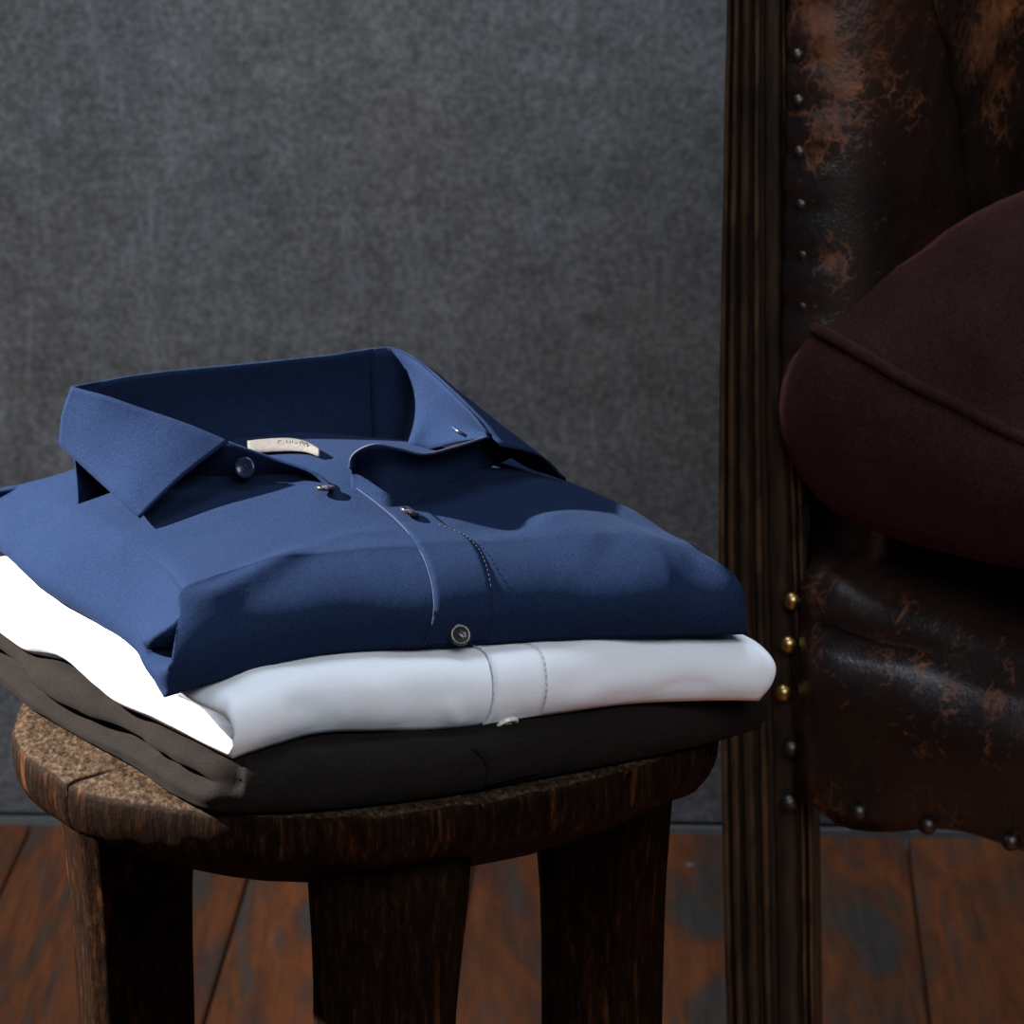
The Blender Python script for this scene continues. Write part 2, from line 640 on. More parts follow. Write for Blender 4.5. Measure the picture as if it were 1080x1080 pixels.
def stool_leg(cx, cy, w, dpt, rot, splay, lean):
    V = []
    rows = 16
    pts = [(-.5, -.34), (-.36, -.5), (0.0, -.53), (.36, -.5), (.5, -.34), (.52, 0), (.5, .34), (.34, .5), (0, .52), (-.34, .5), (-.5, .34), (-.52, 0)]
    loop = []
    for (x0, y0), (x1, y1) in zip(pts, pts[1:] + pts[:1]):
        for t in (0, 1/3, 2/3):
            loop.append((x0 + (x1 - x0) * t, y0 + (y1 - y0) * t))
    for r in range(rows):
        t = r / (rows - 1)
        z = 0.392 * (1 - t)
        s = 1.06 - 0.14 * sstep(0, 0.25, t) - 0.05 * t
        if t > .75:
            s += 0.06 * (t - .75) / .25
        for (x, y) in loop:
            xx, yy = x * w * s, y * dpt * s
            c, sn = math.cos(rot), math.sin(rot)
            p = Vector((cx + splay[0] * t + lean * 0 + xx * c - yy * sn, cy + splay[1] * t + xx * sn + yy * c, z))
            d = noise.noise(Vector((p.x * 35, p.y * 35, p.z * 9))) * 0.0022
            p += Vector((xx * c - yy * sn, xx * sn + yy * c, 0)).normalized() * d
            V.append(p)
    n = len(loop)
    F = grid_faces(rows, n, True)
    F.append(tuple(range(n)))
    F.append(tuple(range((rows - 1) * n, rows * n)))
    return mesh_obj('leg', V, F, M_stool, stool)


pl = Q(133, 900, 2.105)
stool_leg(pl.x, 2.105, 0.058, 0.062, R(18), (0.006, 0.02), 0)
pr = Q(636, 890, 2.105)
stool_leg(pr.x, 2.105, 0.056, 0.062, R(-22), (0.0, 0.02), 0)
pc = Q(410, 950, 1.945)
stool_leg(pc.x, 1.955, 0.068, 0.066, R(6), (-0.012, -0.02), 0)


# ------------------------------------------------------------------ folded shirts
def line_pts(pts, n):
    return crom(pts, n)


class Body:
    """A soft folded garment block: four wall loops and a puffed top."""

    def __init__(s, front, right, back, left, h, prof, puff, n=110, m=90, fan=6):
        # front FL->FR, right FR->BR, back BL->BR, left FL->BL, points are bottom edge positions
        s.n, s.m = n, m
        s.f, s.r, s.b, s.l = crom(front, n), crom(right, m), crom(back, n), crom(left, m)
        # perimeter, anticlockwise seen from above: FL->FR->BR->BL->FL
        loop = s.f[:-1] + s.r[:-1] + s.b[::-1][:-1] + s.l[::-1][:-1]
        par = [('f', i / (n - 1)) for i in range(n - 1)] + [('r', i / (m - 1)) for i in range(m - 1)] + \
              [('b', 1 - i / (n - 1)) for i in range(n - 1)] + [('l', 1 - i / (m - 1)) for i in range(m - 1)]
        Np = len(loop)
        s.Np = Np
        nor = []
        for i in range(Np):
            t1 = loop[i] - loop[i - 1]
            t2 = loop[(i + 1) % Np] - loop[i]
            t1.z = t2.z = 0
            t = t1.normalized() + t2.normalized()
            nn = Vector((t.y, -t.x, 0)).normalized()
            nor.append(nn)
        # fan the normals round the corners so the rolled edges meet cleanly
        nor = [sum((nor[(i + d) % Np] for d in range(-fan, fan + 1)), Vector((0, 0, 0))).normalized() for i in range(Np)]
        K = 18
        s.K = K
        V = []
        s.tag = []
        for k in range(K):
            for i in range(Np):
                side, q = par[i]
                hh = h(side, q)
                b_, r_, zs = prof(side, q)
                # lower part 0..zs then elliptical roll
                if k < 6:
                    zz = zs * k / 6
                    off = b_ * (1 - (1 - k / 6) ** 2)
                else:
                    al = (k - 6) / (K - 1 - 6) * math.pi / 2 * 0.96
                    zz = zs + (1 - zs) * math.sin(al)
                    off = b_ - r_ * (1 - math.cos(al))
                V.append(loop[i] + nor[i] * off + Vector((0, 0, hh * zz)))
                s.tag.append((side, q, zz))
        F = []
        for k in range(K - 1):
            for i in range(Np):
                j = (i + 1) % Np
                F.append((k*Np + i, k*Np + j, (k+1)*Np + j, (k+1)*Np + i))
        F.append(tuple(range(Np))[::-1])
        # top grid by Coons patch on the last loop
        T = V[(K-1)*Np:]
        idx = {}
        for i in range(n - 1):
            idx[(i, 0)] = i
        for j in range(m - 1):
            idx[(n - 1, j)] = n - 1 + j
        for i in range(n - 1):
            idx[(n - 1 - i, m - 1)] = n - 1 + m - 1 + i
        for j in range(m - 1):
            idx[(0, m - 1 - j)] = 2 * (n - 1) + m - 1 + j
        base = (K - 1) * Np
        gi = {}
        for i in range(n):
            for j in range(m):
                if (i, j) in idx:
                    gi[(i, j)] = base + idx[(i, j)]
                else:
                    u, v = i / (n - 1), j / (m - 1)
                    fr, bk = T[idx[(i, 0)]], T[idx[(i, m - 1)]]
                    lf, rg = T[idx[(0, j)]], T[idx[(n - 1, j)]]
                    c00, c10, c01, c11 = T[idx[(0, 0)]], T[idx[(n-1, 0)]], T[idx[(0, m-1)]], T[idx[(n-1, m-1)]]
                    p = fr*(1-v) + bk*v + lf*(1-u) + rg*u - (c00*(1-u)*(1-v) + c10*u*(1-v) + c01*(1-u)*v + c11*u*v)
                    p = p + Vector((0, 0, puff(u, v)))
                    gi[(i, j)] = len(V)
                    V.append(p)
                    s.tag.append(('t', u, v))
        for i in range(n - 1):
            for j in range(m - 1):
                F.append((gi[(i, j)], gi[(i+1, j)], gi[(i+1, j+1)], gi[(i, j+1)]))
        s.V, s.F = V, F
        s.adj = None

    def smooth(s, it, w=0.5, keep=lambda t: False):
        if s.adj is None:
            s.adj = [set() for _ in s.V]
            for f in s.F:
                if len(f) > 4:
                    continue
                for a, b in zip(f, f[1:] + f[:1]):
                    s.adj[a].add(b)
                    s.adj[b].add(a)
        for _ in range(it):
            nv = []
            for i, p in enumerate(s.V):
                if i < s.Np or keep(s.tag[i]):
                    nv.append(p)
                    continue
                c = Vector((0, 0, 0))
                for j in s.adj[i]:
                    c += s.V[j]
                nv.append(p.lerp(c / len(s.adj[i]), w))
            s.V = nv

    def bvh(s):
        return BVHTree.FromPolygons([tuple(v) for v in s.V], s.F)

    def normals(s):
        nn = [Vector((0, 0, 0)) for _ in s.V]
        for f in s.F:
            if len(f) > 4:
                continue
            a, b, c, d = (s.V[i] for i in f)
            x = (c - a).cross(d - b)
            for i in f:
                nn[i] += x
        return [x.normalized() if x.length > 0 else Vector((0, 0, 1)) for x in nn]

    def crease(s, path, amp, width, tree=None, taper=True):
        """raise (amp > 0) or press in a soft line along a path given by surface points"""
        pts = path
        nn = s.normals()
        L = [0]
        for a, b in zip(pts, pts[1:]):
            L.append(L[-1] + (b - a).length)
        for i, p in enumerate(s.V):
            best, bt = 1e9, 0
            for k, (a, b) in enumerate(zip(pts, pts[1:])):
                ab = b - a
                t = max(0, min(1, (p - a).dot(ab) / max(ab.length_squared, 1e-12)))
                d = (p - a - ab * t).length
                if d < best:
                    best, bt = d, (L[k] + t * ab.length) / L[-1]
            if best < width * 3:
                w = math.exp(-(best / width) ** 2)
                if taper:
                    w *= min(1, 4 * bt + 0.15) * min(1, 4 * (1 - bt) + 0.15)
                s.V[i] = p + nn[i] * amp * w

    def wrinkle(s, amp, scale, stretch=(1, 1, 1)):
        nn = s.normals()
        for i, p in enumerate(s.V):
            if i < s.Np:
                continue
            q = Vector((p.x * scale * stretch[0], p.y * scale * stretch[1], p.z * scale * stretch[2]))
            s.V[i] = p + nn[i] * noise.noise(q) * amp

    def hit(s, tree, px, py, off=0.0):
        d = ray(px, py).normalized()
        loc, nor, _, _ = tree.ray_cast(CAM, d)
        if loc is None:
            return None, None
        return loc + nor * off, nor

    def path(s, tree, pxs, off=0.0, n=None):
        out = []
        for px, py in pxs:
            p, _ = s.hit(tree, px, py, off)
            if p:
                out.append(p)
        return out


def strip_on(body, tree, name, left, right, off, mat, parent, n=40, m=6, thick=0.0008):
    """cloth band lying on a body between two picture-space edge lines, found by casting onto the real surface"""
    cl = crom([Vector((x, y, 0)) for x, y in left], n)
    cr = crom([Vector((x, y, 0)) for x, y in right], n)
    V = []
    for j in range(m):
        for i in range(n):
            q = cl[i].lerp(cr[i], j / (m - 1))
            p, nr = body.hit(tree, q.x, q.y)
            V.append(p + nr * (off * (1 - 0.8 * j / (m - 1)) if j else off))
    o = mesh_obj(name, V, grid_faces(m, n), mat, parent)
    md = o.modifiers.new('thickness', 'SOLIDIFY')
    md.thickness = thick
    md.offset = 0
    return o


def stitches(body, tree, name, pxs, mat, parent, off=0.0004, rad=0.00022, dash=0.0021, gap=0.0009):
    pts = [body.hit(tree, q.x, q.y, off)[0] for q in crom([Vector((x, y, 0)) for x, y in pxs], 60)]
    V, F = [], []
    acc, start = 0.0, pts[0]
    fine = crom(pts, int(sum((b - a).length for a, b in zip(pts, pts[1:])) / 0.0005) + 2)
    per = dash + gap
    d = 0
    seg = []
    runs = []
    for a, b in zip(fine, fine[1:]):
        d += (b - a).length
        if d % per < dash:
            seg.append(b)
        elif seg:
            runs.append(seg)
            seg = []
    for sgm in runs:
        if len(sgm) < 2:
            continue
        bse = len(V)
        t = (sgm[-1] - sgm[0]).normalized()
        a = t.orthogonal().normalized()
        b = t.cross(a)
        for p in (sgm[0], sgm[-1]):
            for k in range(5):
                w = 2 * math.pi * k / 5
                V.append(p + (a * math.cos(w) + b * math.sin(w)) * rad)
        F += grid_faces(2, 5, True, bse)
        F += [tuple(range(bse, bse + 5)), tuple(range(bse + 5, bse + 10))]
    o = mesh_obj(name, V, F, mat, parent)
    return o


BTN = [(0.0, 0.0006), (0.0028, 0.0006), (0.0036, 0.0012), (0.0046, 0.0014), (0.0052, 0.0009), (0.0052, -0.0002), (0.0044, -0.0009), (0.0, -0.0009)]


def button(center, axis, mat, parent, thread, sc=1.0):
    o = lathe_on('button', [(r * sc, h * sc) for r, h in BTN], center, axis, mat, parent, 28)
    axis = Vector(axis).normalized()
    a = axis.orthogonal().normalized()
    b = axis.cross(a)
    V, F = [], []
    for sx in (-1, 1):
        c = Vector(center) + axis * 0.0009 * sc
        q = [c + (a * (sx * 0.0009) + b * y) * sc + axis * hz * sc for y, hz in ((-0.0015, 0), (0.0015, 0))]
        bs = len(V)
        for p in q:
            for k in range(5):
                w = 2 * math.pi * k / 5
                V.append(p + (a * math.cos(w) + axis * math.sin(w)) * 0.0004 * sc)
        F += grid_faces(2, 5, True, bs)
        F += [tuple(range(bs, bs + 5)), tuple(range(bs + 5, bs + 10))]
    mesh_obj('button_thread', V, F, thread, o, origin=None)
    return o


GROUP = 'folded shirts stacked on the stool'

# --- bottom shirt: charcoal
zb = ZT + 0.0012
front = [P(x, y, zb) for x, y in ((256, 858), (320, 856), (389, 850), (480, 838), (565, 822), (658, 804), (740, 786), (803, 768))]
left = [P(x, y, zb) for x, y in ((256, 858), (222, 856), (181, 837), (144, 811), (93, 783), (55, 761), (33, 748), (4, 724), (-40, 692))]
FL, FR = front[0], front[-1]
BL = left[-1]
BR = FR + Vector((-0.075, 0.165, 0))
shirt_dark = empty('folded_shirt', (ST.x, ST.y, zb), 'folded charcoal shirt at the bottom of the stack, lying directly on the stool', 'shirt', GROUP)
h_dark = lambda side, q: {'f': lerp_list([(0, .024), (.15, .0255), (.5, .0258), (1, .0215)], q), 'r': .0215 + .004 * math.sin(math.pi * q),
                          'b': .022, 'l': lerp_list([(0, .0235), (.3, .0245), (1, .022)], q)}[side]


def prof_dark(side, q):
    return {'f': (0.0045, 0.010, 0.42), 'r': (0.004, 0.010, 0.45), 'b': (0.003, 0.01, 0.45), 'l': (0.0035, 0.010, 0.45)}[side]


bd = Body(front, [FR, FR.lerp(BR, .5), BR], [BL, BL.lerp(BR, .5), BR], left, h_dark, prof_dark, lambda u, v: 0.0)
# layered left side: the lower fold sticks out, a dark gap between the layers
for i, (side, q, zz) in enumerate(bd.tag):
    if side == 'l':
        inn = Vector((0.86, 0.5, 0))
        ln = 0.42 + 0.10 * math.sin(q * 9) + 0.25 * sstep(0.45, 0.75, q) * 0
        gpt = math.exp(-((zz - ln) / 0.10) ** 2) * sstep(0.02, 0.10, q)
        bd.V[i] = bd.V[i] + inn * (0.011 * gpt) + inn * (0.0035 * sstep(ln, ln + .15, zz))
        if zz > ln:
            bd.V[i] = bd.V[i] + inn * 0.002 * math.sin(q * 17 + 1)
bd.smooth(2, 0.4, lambda t: t[0] == 'l' and 0.2 < t[2] < 0.7)
bd.wrinkle(0.0012, 55)
td = bd.bvh()
mesh_obj('shirt_body', bd.V, bd.F, M_dark, shirt_dark)
strip_on(bd, td, 'placket', [(496, 790), (508, 800), (513, 812), (511, 828)], [(556, 778), (566, 788), (570, 800), (569, 815)], 0.0007, M_dark, shirt_dark, 24, 6)

# --- middle shirt: white
zw = ZT + 0.0275
front = [P(x, y, z) for x, y, z in ((245, 800, zw - .0015), (290, 786, zw), (335, 774, zw + .0008), (400, 771, zw), (455, 770, zw - .001), (500, 766, zw - .001), (560, 757, zw), (660, 743, zw), (740, 739, zw - .001), (801, 739, zw - .002))]
left = [P(x, y, z) for x, y, z in ((245, 800, zw - .0015), (222, 789, zw), (190, 772, zw + .001), (160, 758, zw + .001), (122, 741, zw + .001), (95, 718, zw + .0005), (64, 694, zw), (30, 688, zw - .003), (0, 668, zw - .002), (-26, 654, zw - .001))]
FL, FR = front[0], front[-1]
BL = left[-1] + Vector((-0.002, 0.012, 0))
left[-1] = BL
BR = FR + Vector((-0.075, 0.165, 0))
shirt_white = empty('folded_shirt', (ST.x, ST.y, zw), 'folded white shirt in the middle of the stack, between navy and charcoal shirts', 'shirt', GROUP)
h_white = lambda side, q: {'f': lerp_list([(0, .0265), (.12, .029), (.35, .031), (.7, .031), (1, .0265)], q), 'r': .0265 + .004 * math.sin(math.pi * q),
                           'b': .030, 'l': lerp_list([(0, .0275), (.3, .029), (1, .030)], q)}[side]


def prof_white(side, q):
    return {'f': (0.0065, 0.011, 0.45), 'r': (0.009, 0.016, 0.55), 'b': (0.003, 0.01, 0.45), 'l': (0.004, 0.011, 0.40)}[side]


bw = Body(front, [FR, FR.lerp(BR, .5), BR], [BL, BL.lerp(BR, .5), BR], left, h_white, prof_white, lambda u, v: 0.0)
for i, (side, q, zz) in enumerate(bw.tag):
    if side == 'l':                       # open pocket of the folded corner
        inn = Vector((0.80, 0.42, 0)).normalized()
        c0 = 0.40 + 0.5 * q
        a = math.exp(-((zz - c0) / 0.16) ** 2) * (1 - sstep(0.13, 0.24, q)) * sstep(0.004, 0.02, q)
        bw.V[i] = bw.V[i] + inn * 0.016 * a
        bulge = math.exp(-((zz - 0.75) / 0.2) ** 2) * math.exp(-((q - 0.12) / 0.08) ** 2)
        bw.V[i] = bw.V[i] - inn * 0.003 * bulge
bw.smooth(2, 0.4)
tw = bw.bvh()
for pth, amp, wd in (([(480, 690), (488, 720), (492, 755)], 0.0012, 0.006), ([(470, 735), (480, 755), (490, 765)], 0.0013, 0.004),
                     ([(690, 728), (720, 722), (760, 724)], -0.0010, 0.004), ([(590, 745), (640, 722), (700, 712)], 0.0010, 0.006),
                     ([(300, 740), (330, 750), (360, 764)], -0.0012, 0.006), ([(385, 700), (395, 735), (420, 768)], 0.0008, 0.009)):
    bw.crease(bw.path(tw, pth), amp, wd)
bw.wrinkle(0.0011, 48)
tw = bw.bvh()
mesh_obj('shirt_body', bw.V, bw.F, M_white, shirt_white)


# --- top shirt: navy
zn = ZT + 0.0605
front = [P(x, y, z) for x, y, z in ((173, 736, zn - .0065), (215, 723, zn - .004), (260, 709, zn - .003), (330, 692, zn), (400, 685, zn + .001), (455, 683, zn + .001), (540, 677, zn + .001), (600, 674, zn), (690, 672, zn - .001), (790, 669, zn - .003))]
left = [P(x, y, z) for x, y, z in ((173, 736, zn - .0065), (158, 710, zn - .004), (140, 682, zn - .004), (100, 656, zn - .003), (45, 622, zn - .002), (18, 596, zn - .002), (-30, 560, zn - .001), (-45, 563, zn - .003))]
FL, FR = front[0], front[-1]
BL = left[-1]
BR = FR + Vector((-0.100, 0.175, -0.002))
shirt_navy = empty('folded_shirt', (ST.x, ST.y, zn), 'folded navy blue shirt with open collar on top of the stack', 'shirt', GROUP)
h_navy = lambda side, q: {'f': lerp_list([(0, .034), (.1, .037), (.5, .037), (.85, .036), (1, .033)], q),
                          'r': lerp_list([(0, .033), (.25, .037), (.5, .043), (1, .044)], q), 'b': lerp_list([(0, .022), (.5, .044), (1, .044)], q),
                          'l': lerp_list([(0, .034), (.15, .030), (.5, .028), (1, .022)], q)}[side]


def prof_navy(side, q):
    lf = {'f': (0.004, 0.042, 0.34), 'r': (0.006, 0.016, 0.45), 'b': (0.003, 0.015, 0.45), 'l': (0.004, 0.032, 0.12)}[side]
    return lf


def puff_navy(u, v):
    e = sstep(0, .25, u) * sstep(0, .25, 1 - u) * sstep(0, .12, 1 - v)
    return 0.013 * e * (0.35 + 0.65 * math.exp(-((u - .5) / .34) ** 2)) * sstep(-0.05, 0.6, v)


bn = Body(front, [FR, FR.lerp(BR, .5), BR], [BL, BL.lerp(BR, .5), BR], left, h_navy, prof_navy, puff_navy, 120, 130, 10)
bn.smooth(40, 0.5)
bn.smooth(40, 0.5, lambda t: not ((t[0] == 'l' and t[2] > 0.3) or (t[0] == 't' and t[1] < 0.16)))
bn.smooth(30, 0.5, lambda t: not ((t[0] == 'f' and t[1] > 0.88 and t[2] > .2) or (t[0] == 'r' and t[1] < 0.2 and t[2] > .2) or (t[0] == 't' and t[1] > 0.86 and t[2] < .25)))
for i, (side, q, zz) in enumerate(bn.tag):
    if side == 'l':
        inn = Vector((0.80, 0.42, 0)).normalized()
        qh = lerp_list([(0.26, 0.0), (0.36, 0.10), (0.5, 0.07), (0.95, 0.012)], zz)
        a = sstep(0, 0.014, qh - q) * sstep(0.24, 0.36, zz) * sstep(0.0, 0.008, q)
        fl_ = sstep(0.0, 0.012, q - qh + 0.004) * math.exp(-(max(0, q - qh) / 0.09) ** 2) * sstep(0.32, 0.42, zz) * (1 - sstep(0.75, 1.0, zz))
        bn.V[i] = bn.V[i] + inn * (0.020 * a - 0.0065 * fl_)
bn.smooth(1, 0.4)
tn = bn.bvh()
for pth, amp, wd in (([(186, 650), (230, 625), (280, 600), (335, 574)], 0.0022, 0.006), ([(335, 574), (380, 562), (420, 560)], 0.0008, 0.005),
                     ([(40, 600), (90, 575), (140, 590)], 0.0015, 0.015), ([(560, 545), (600, 560), (650, 575)], 0.0025, 0.016),
                     ([(640, 560), (690, 572), (740, 585)], 0.0020, 0.014), ([(480, 560), (540, 555), (580, 552)], -0.0012, 0.010)):
    bn.crease(bn.path(tn, pth), amp, wd)
bn.wrinkle(0.0010, 30)
tn = bn.bvh()
mesh_obj('shirt_body', bn.V, bn.F, M_navy, shirt_navy)

# white details sit on the white body, found after everything that covers it
strip_on(bw, tw, 'placket', [(497, 682), (511, 690), (518, 706), (520, 730), (517, 748), (508, 763)], [(560, 680), (572, 690), (576, 706), (577, 728), (574, 742), (570, 754)], 0.0009, M_white, shirt_white, 40, 8, 0.001)
stitches(bw, tw, 'stitching', [(566, 684), (573, 700), (575, 724), (573, 744)], M_white_thread, shirt_white, 0.0016, 0.00016)
tube('placket_edge', [bw.hit(tw, x, y, 0.0012)[0] for x, y in ((500, 683), (511, 690), (518, 706), (520, 730), (517, 748), (508, 763))], 0.0004, M_white_thread, shirt_white, 6, 40)
p, nr = bw.hit(tw, 533, 757, 0.0022)
button(p + Vector((0, -0.0012, -0.0005)), (0.35, -0.55, -0.75), M_pearl, shirt_white, M_white_thread, 1.0)

# navy placket, running from the neck over the front fold
plk_l = [(371, 514), (400, 536), (428, 562), (446, 590), (455, 618), (457, 645), (452, 668), (446, 680)]
plk_r = [(432, 520), (466, 552), (498, 572), (512, 596), (519, 622), (521, 645), (519, 662), (516, 674)]
strip_on(bn, tn, 'placket', plk_l, plk_r, 0.0011, M_navy, shirt_navy, 60, 10, 0.0011)
tube('placket_edge', [bn.hit(tn, x, y, 0.0015)[0] for x, y in plk_l], 0.0002, M_navy_thread, shirt_navy, 6, 70)
stitches(bn, tn, 'stitching', [(462, 556), (490, 568), (505, 583), (513, 602), (518, 625)], M_navy_thread, shirt_navy, 0.0017, 0.00013)
p, nr = bn.hit(tn, 484, 667, 0.0030)
button(p, (0.25, -0.85, 0.45), M_gun_button, shirt_navy, M_navy_thread, 0.95)
p, nr = bn.hit(tn, 432, 548, 0.0035)
button(p, (0.35, 0.15, 0.9), M_gun_button, shirt_navy, M_navy_thread, 0.9)

# collar: fold line, stand and leaves
A = P(76, 408, 0.566)
B2 = P(160, 438, 0.560)
Bf = P(240, 466, 0.550)
back_top = [A, P(160, 394, 0.567), P(260, 384, 0.568), P(340, 376, 0.569), P(392, 368, 0.570)]
zbase = lambda p, off=0.0: Vector((p.x, p.y, surf_z(p) + off))


def surf_z(p):
    loc, nor, _, _ = tn.ray_cast(Vector((p.x, p.y, 1.0)), Vector((0, 0, -1)))
    return loc.z if loc else zn + 0.02


# inner back of the collar: from the fold line down to the yoke
BV = Vector((0.25, -0.97, 0)).normalized()
low_back = []
for k, p in enumerate(back_top):
    q = p + BV * 0.006
    low_back.append(Vector((q.x, q.y, surf_z(q) - 0.002)))
mid_back = [a.lerp(b, 0.5) - BV * 0.003 for a, b in zip(back_top, low_back)]
right_top = [P(392, 368, 0.570), P(412, 367, 0.5695), P(440, 382, 0.566), P(476, 414, 0.561), P(502, 442, 0.556), P(514, 458, 0.551)]
right_low = [low_back[-1], zbase(right_top[1] + Vector((0.004, -0.012, 0)), -0.002), zbase(P(432, 471, 0.530), -0.001), P(450, 474, 0.530), P(480, 467, 0.5385), P(512, 461, 0.5495)]
right_mid = [mid_back[-1]] + [a.lerp(b, 0.5) + Vector((0.004, 0.002, 0)) for a, b in list(zip(right_top, right_low))[1:]]
loft('collar_stand', [back_top, mid_back, low_back], 60, 20, M_navy, shirt_navy, 0.0012, 0.0034, 32)
loft('collar_stand', [right_top, right_mid, right_low], 40, 14, M_navy, shirt_navy, 0.0012, 0.0010, 60)
# outer leaf behind the back, and the right leaf falling away to the right
outb = Vector((-0.25, 0.97, 0))
back_leaf_low = [P(64, 466, 0.536)] + [Vector((p.x, p.y, 0)) + outb * 0.022 + Vector((0, 0, 0.534)) for p in back_top[1:]]
loft('collar_leaf', [back_top, [a.lerp(b, .4) + outb * 0.004 for a, b in zip(back_top, back_leaf_low)], back_leaf_low], 40, 10, M_navy, shirt_navy, 0.0012)
rl_low = [back_leaf_low[-1], P(470, 430, 0.535), P(520, 468, 0.532), P(556, 492, 0.526), P(580, 505, 0.521), P(597, 516, 0.515)]
rl_low[-2].z = surf_z(rl_low[-2]) + 0.002
rl_low[-1].z = surf_z(rl_low[-1]) + 0.001
rl_top = [back_top[-1], P(415, 367.5, 0.569), P(442, 382, 0.566), P(478, 414, 0.561), P(506, 444, 0.555), P(528, 470, 0.547)]
loft('collar_leaf', [rl_top, [a.lerp(b, .5) + Vector((0.003, 0.001, 0.003)) for a, b in zip(rl_top, rl_low)], rl_low], 40, 10, M_navy, shirt_navy, 0.0012)
# left leaf, the long pointed one catching the light
lf_top = [A, P(110, 417, 0.565), P(160, 434, 0.560), P(205, 450, 0.555), P(241, 466, 0.549)]
lf_low = [P(63, 468, 0.536), P(84, 488, 0.532), P(106, 509, 0.528), P(128, 530, 0.524), P(147, 546, 0.520)]
lf_mid = [a.lerp(b, .5) + Vector((-0.0012, -0.0006, 0.0010)) for a, b in zip(lf_top, lf_low)]
loft('collar_leaf', [lf_top, lf_mid, lf_low], 40, 16, M_navy, shirt_navy, 0.0013, 0.0008, 50)
# left stand under the leaf, ending in the buttoned tip
ls_top = [A + Vector((0.004, -0.002, -0.002)), P(162, 436, 0.558), P(206, 452, 0.553), P(243, 467, 0.548), bn.hit(tn, 290, 486, 0.0)[0].lerp(P(290, 484, 0.541), 1.0), bn.hit(tn, 332, 510, 0.006)[0], bn.hit(tn, 353, 519, 0.0022)[0]]
ls_low = []
for p in ls_top:
    q = p + Vector((0.004, 0.010, 0))
    ls_low.append(Vector((q.x, q.y, surf_z(q) - 0.002)))
ls_low[-1] = ls_top[-1] + Vector((-0.001, 0, -0.004))
loft('collar_stand', [ls_top, [a.lerp(b, .5) + Vector((-0.001, -0.001, 0)) for a, b in zip(ls_top, ls_low)], ls_low], 44, 10, M_navy, shirt_navy, 0.0014)
button(P(259, 491, 0.537) + Vector((0.0, -0.004, 0)), (-0.25, -0.9, 0.3), M_navy_button, shirt_navy, M_navy_thread, 0.95)
button(bn.hit(tn, 344, 522, 0.0035)[0], (0.0, 0.10, 0.99), M_gun_button, shirt_navy, M_navy_thread, 0.85)

# raised neckline edge of the right front
nk_top = [Q(369, 494, 2.020), Q(370, 484, 2.019), Q(378, 475, 2.016), Q(395, 469, 2.014), Q(420, 473, 2.018), Q(446, 479, 2.024), Q(478, 472, 2.036), Q(513, 461, 2.052)]
nk_low = [(371, 516), (378, 520), (392, 530), (410, 540), (432, 534), (456, 520), (490, 502), (540, 482)]
nk_low = [bn.hit(tn, x, y, -0.0015)[0] or P(x, y, 0.53) for x, y in nk_low]
nk_mid = [a.lerp(b, .45) + Vector((0.0, 0.012, 0.0)) for a, b in zip(nk_top, nk_low)]
loft('neckline_facing', [nk_top, nk_mid, nk_low], 50, 14, M_navy, shirt_navy, 0.0012)
tube('neckline_piping', nk_top, 0.0006, M_navy_thread, shirt_navy, 6, 60)

# buttonhole in the right collar stand
tube('buttonhole', [P(480, 449, 0.5535) + Vector((-.001, -.0035, 0)), P(487, 454, 0.5525) + Vector((-.001, -.0035, 0)), P(494, 458, 0.5505) + Vector((-.001, -.0035, 0))], 0.0009, M_navy_button, shirt_navy, 6, 12)

# neck label
lab = [(262, 474), (280, 472), (305, 471), (322, 474), (337, 482)]
lab2 = [(262, 482), (283, 480), (305, 479), (322, 480), (337, 485)]
lt = [bn.hit(tn, x, y, 0.004)[0] for x, y in lab]
ll = [bn.hit(tn, x, y, 0.0015)[0] for x, y in lab2]
neck_label = loft('neck_label', [lt, [a.lerp(b, .5) + Vector((0, -.0005, .0012)) for a, b in zip(lt, ll)], ll], 30, 6, M_label, shirt_navy, 0.0006)
neck_label['label'] = 'pale woven neck label'
V, F = [], []
lm = crom([a.lerp(b, .5) + Vector((0, -.0012, .0014)) for a, b in zip(lt, ll)], 60)
for k, strokes in zip(range(20, 46, 4), ((0, 1), (2,), (0, 2), (3,), (0, 1, 2), (0, 2, 1), (0, 3))):
    for st in strokes:
        c = lm[k]
        d = {0: ((-.0005, -.0009), (-.0005, .0009)), 1: ((-.0005, .0009), (.0006, .0009)), 2: ((.0006, -.0009), (.0006, .0009)), 3: ((-.0006, 0), (.0006, 0))}[st]
        bs = len(V)
        for dx, dz in d:
            for ox, oz in ((-.00018, -.00018), (.00018, -.00018), (.00018, .00018), (-.00018, .00018)):
                V.append(c + Vector((dx + ox, -0.0002, dz + oz)))
            for ox, oz in ((-.00018, -.00018), (.00018, -.00018), (.00018, .00018), (-.00018, .00018)):
                V.append(c + Vector((dx + ox, 0.0006, dz + oz)))
        F += [(bs, bs+1, bs+9, bs+8), (bs+1, bs+2, bs+10, bs+9), (bs+2, bs+3, bs+11, bs+10), (bs+3, bs, bs+8, bs+11), (bs, bs+1, bs+2, bs+3), (bs+8, bs+9, bs+10, bs+11)]
mesh_obj('label_lettering', V, F, M_ink, neck_label, False)

# ------------------------------------------------------------------ armchair
CP = Vector((0.137, 2.462, 0))
TH = R(33)
CR = Vector((math.cos(TH), -math.sin(TH), 0))
CB = Vector((math.sin(TH), math.cos(TH), 0))


def cp(t, b, z):
    return CP + CR * t + CB * b + Vector((0, 0, z))


chair = empty('armchair', cp(0.28, 0.24, 0), 'old tub armchair in cracked dark brown leather with moulded black wooden posts', 'armchair')


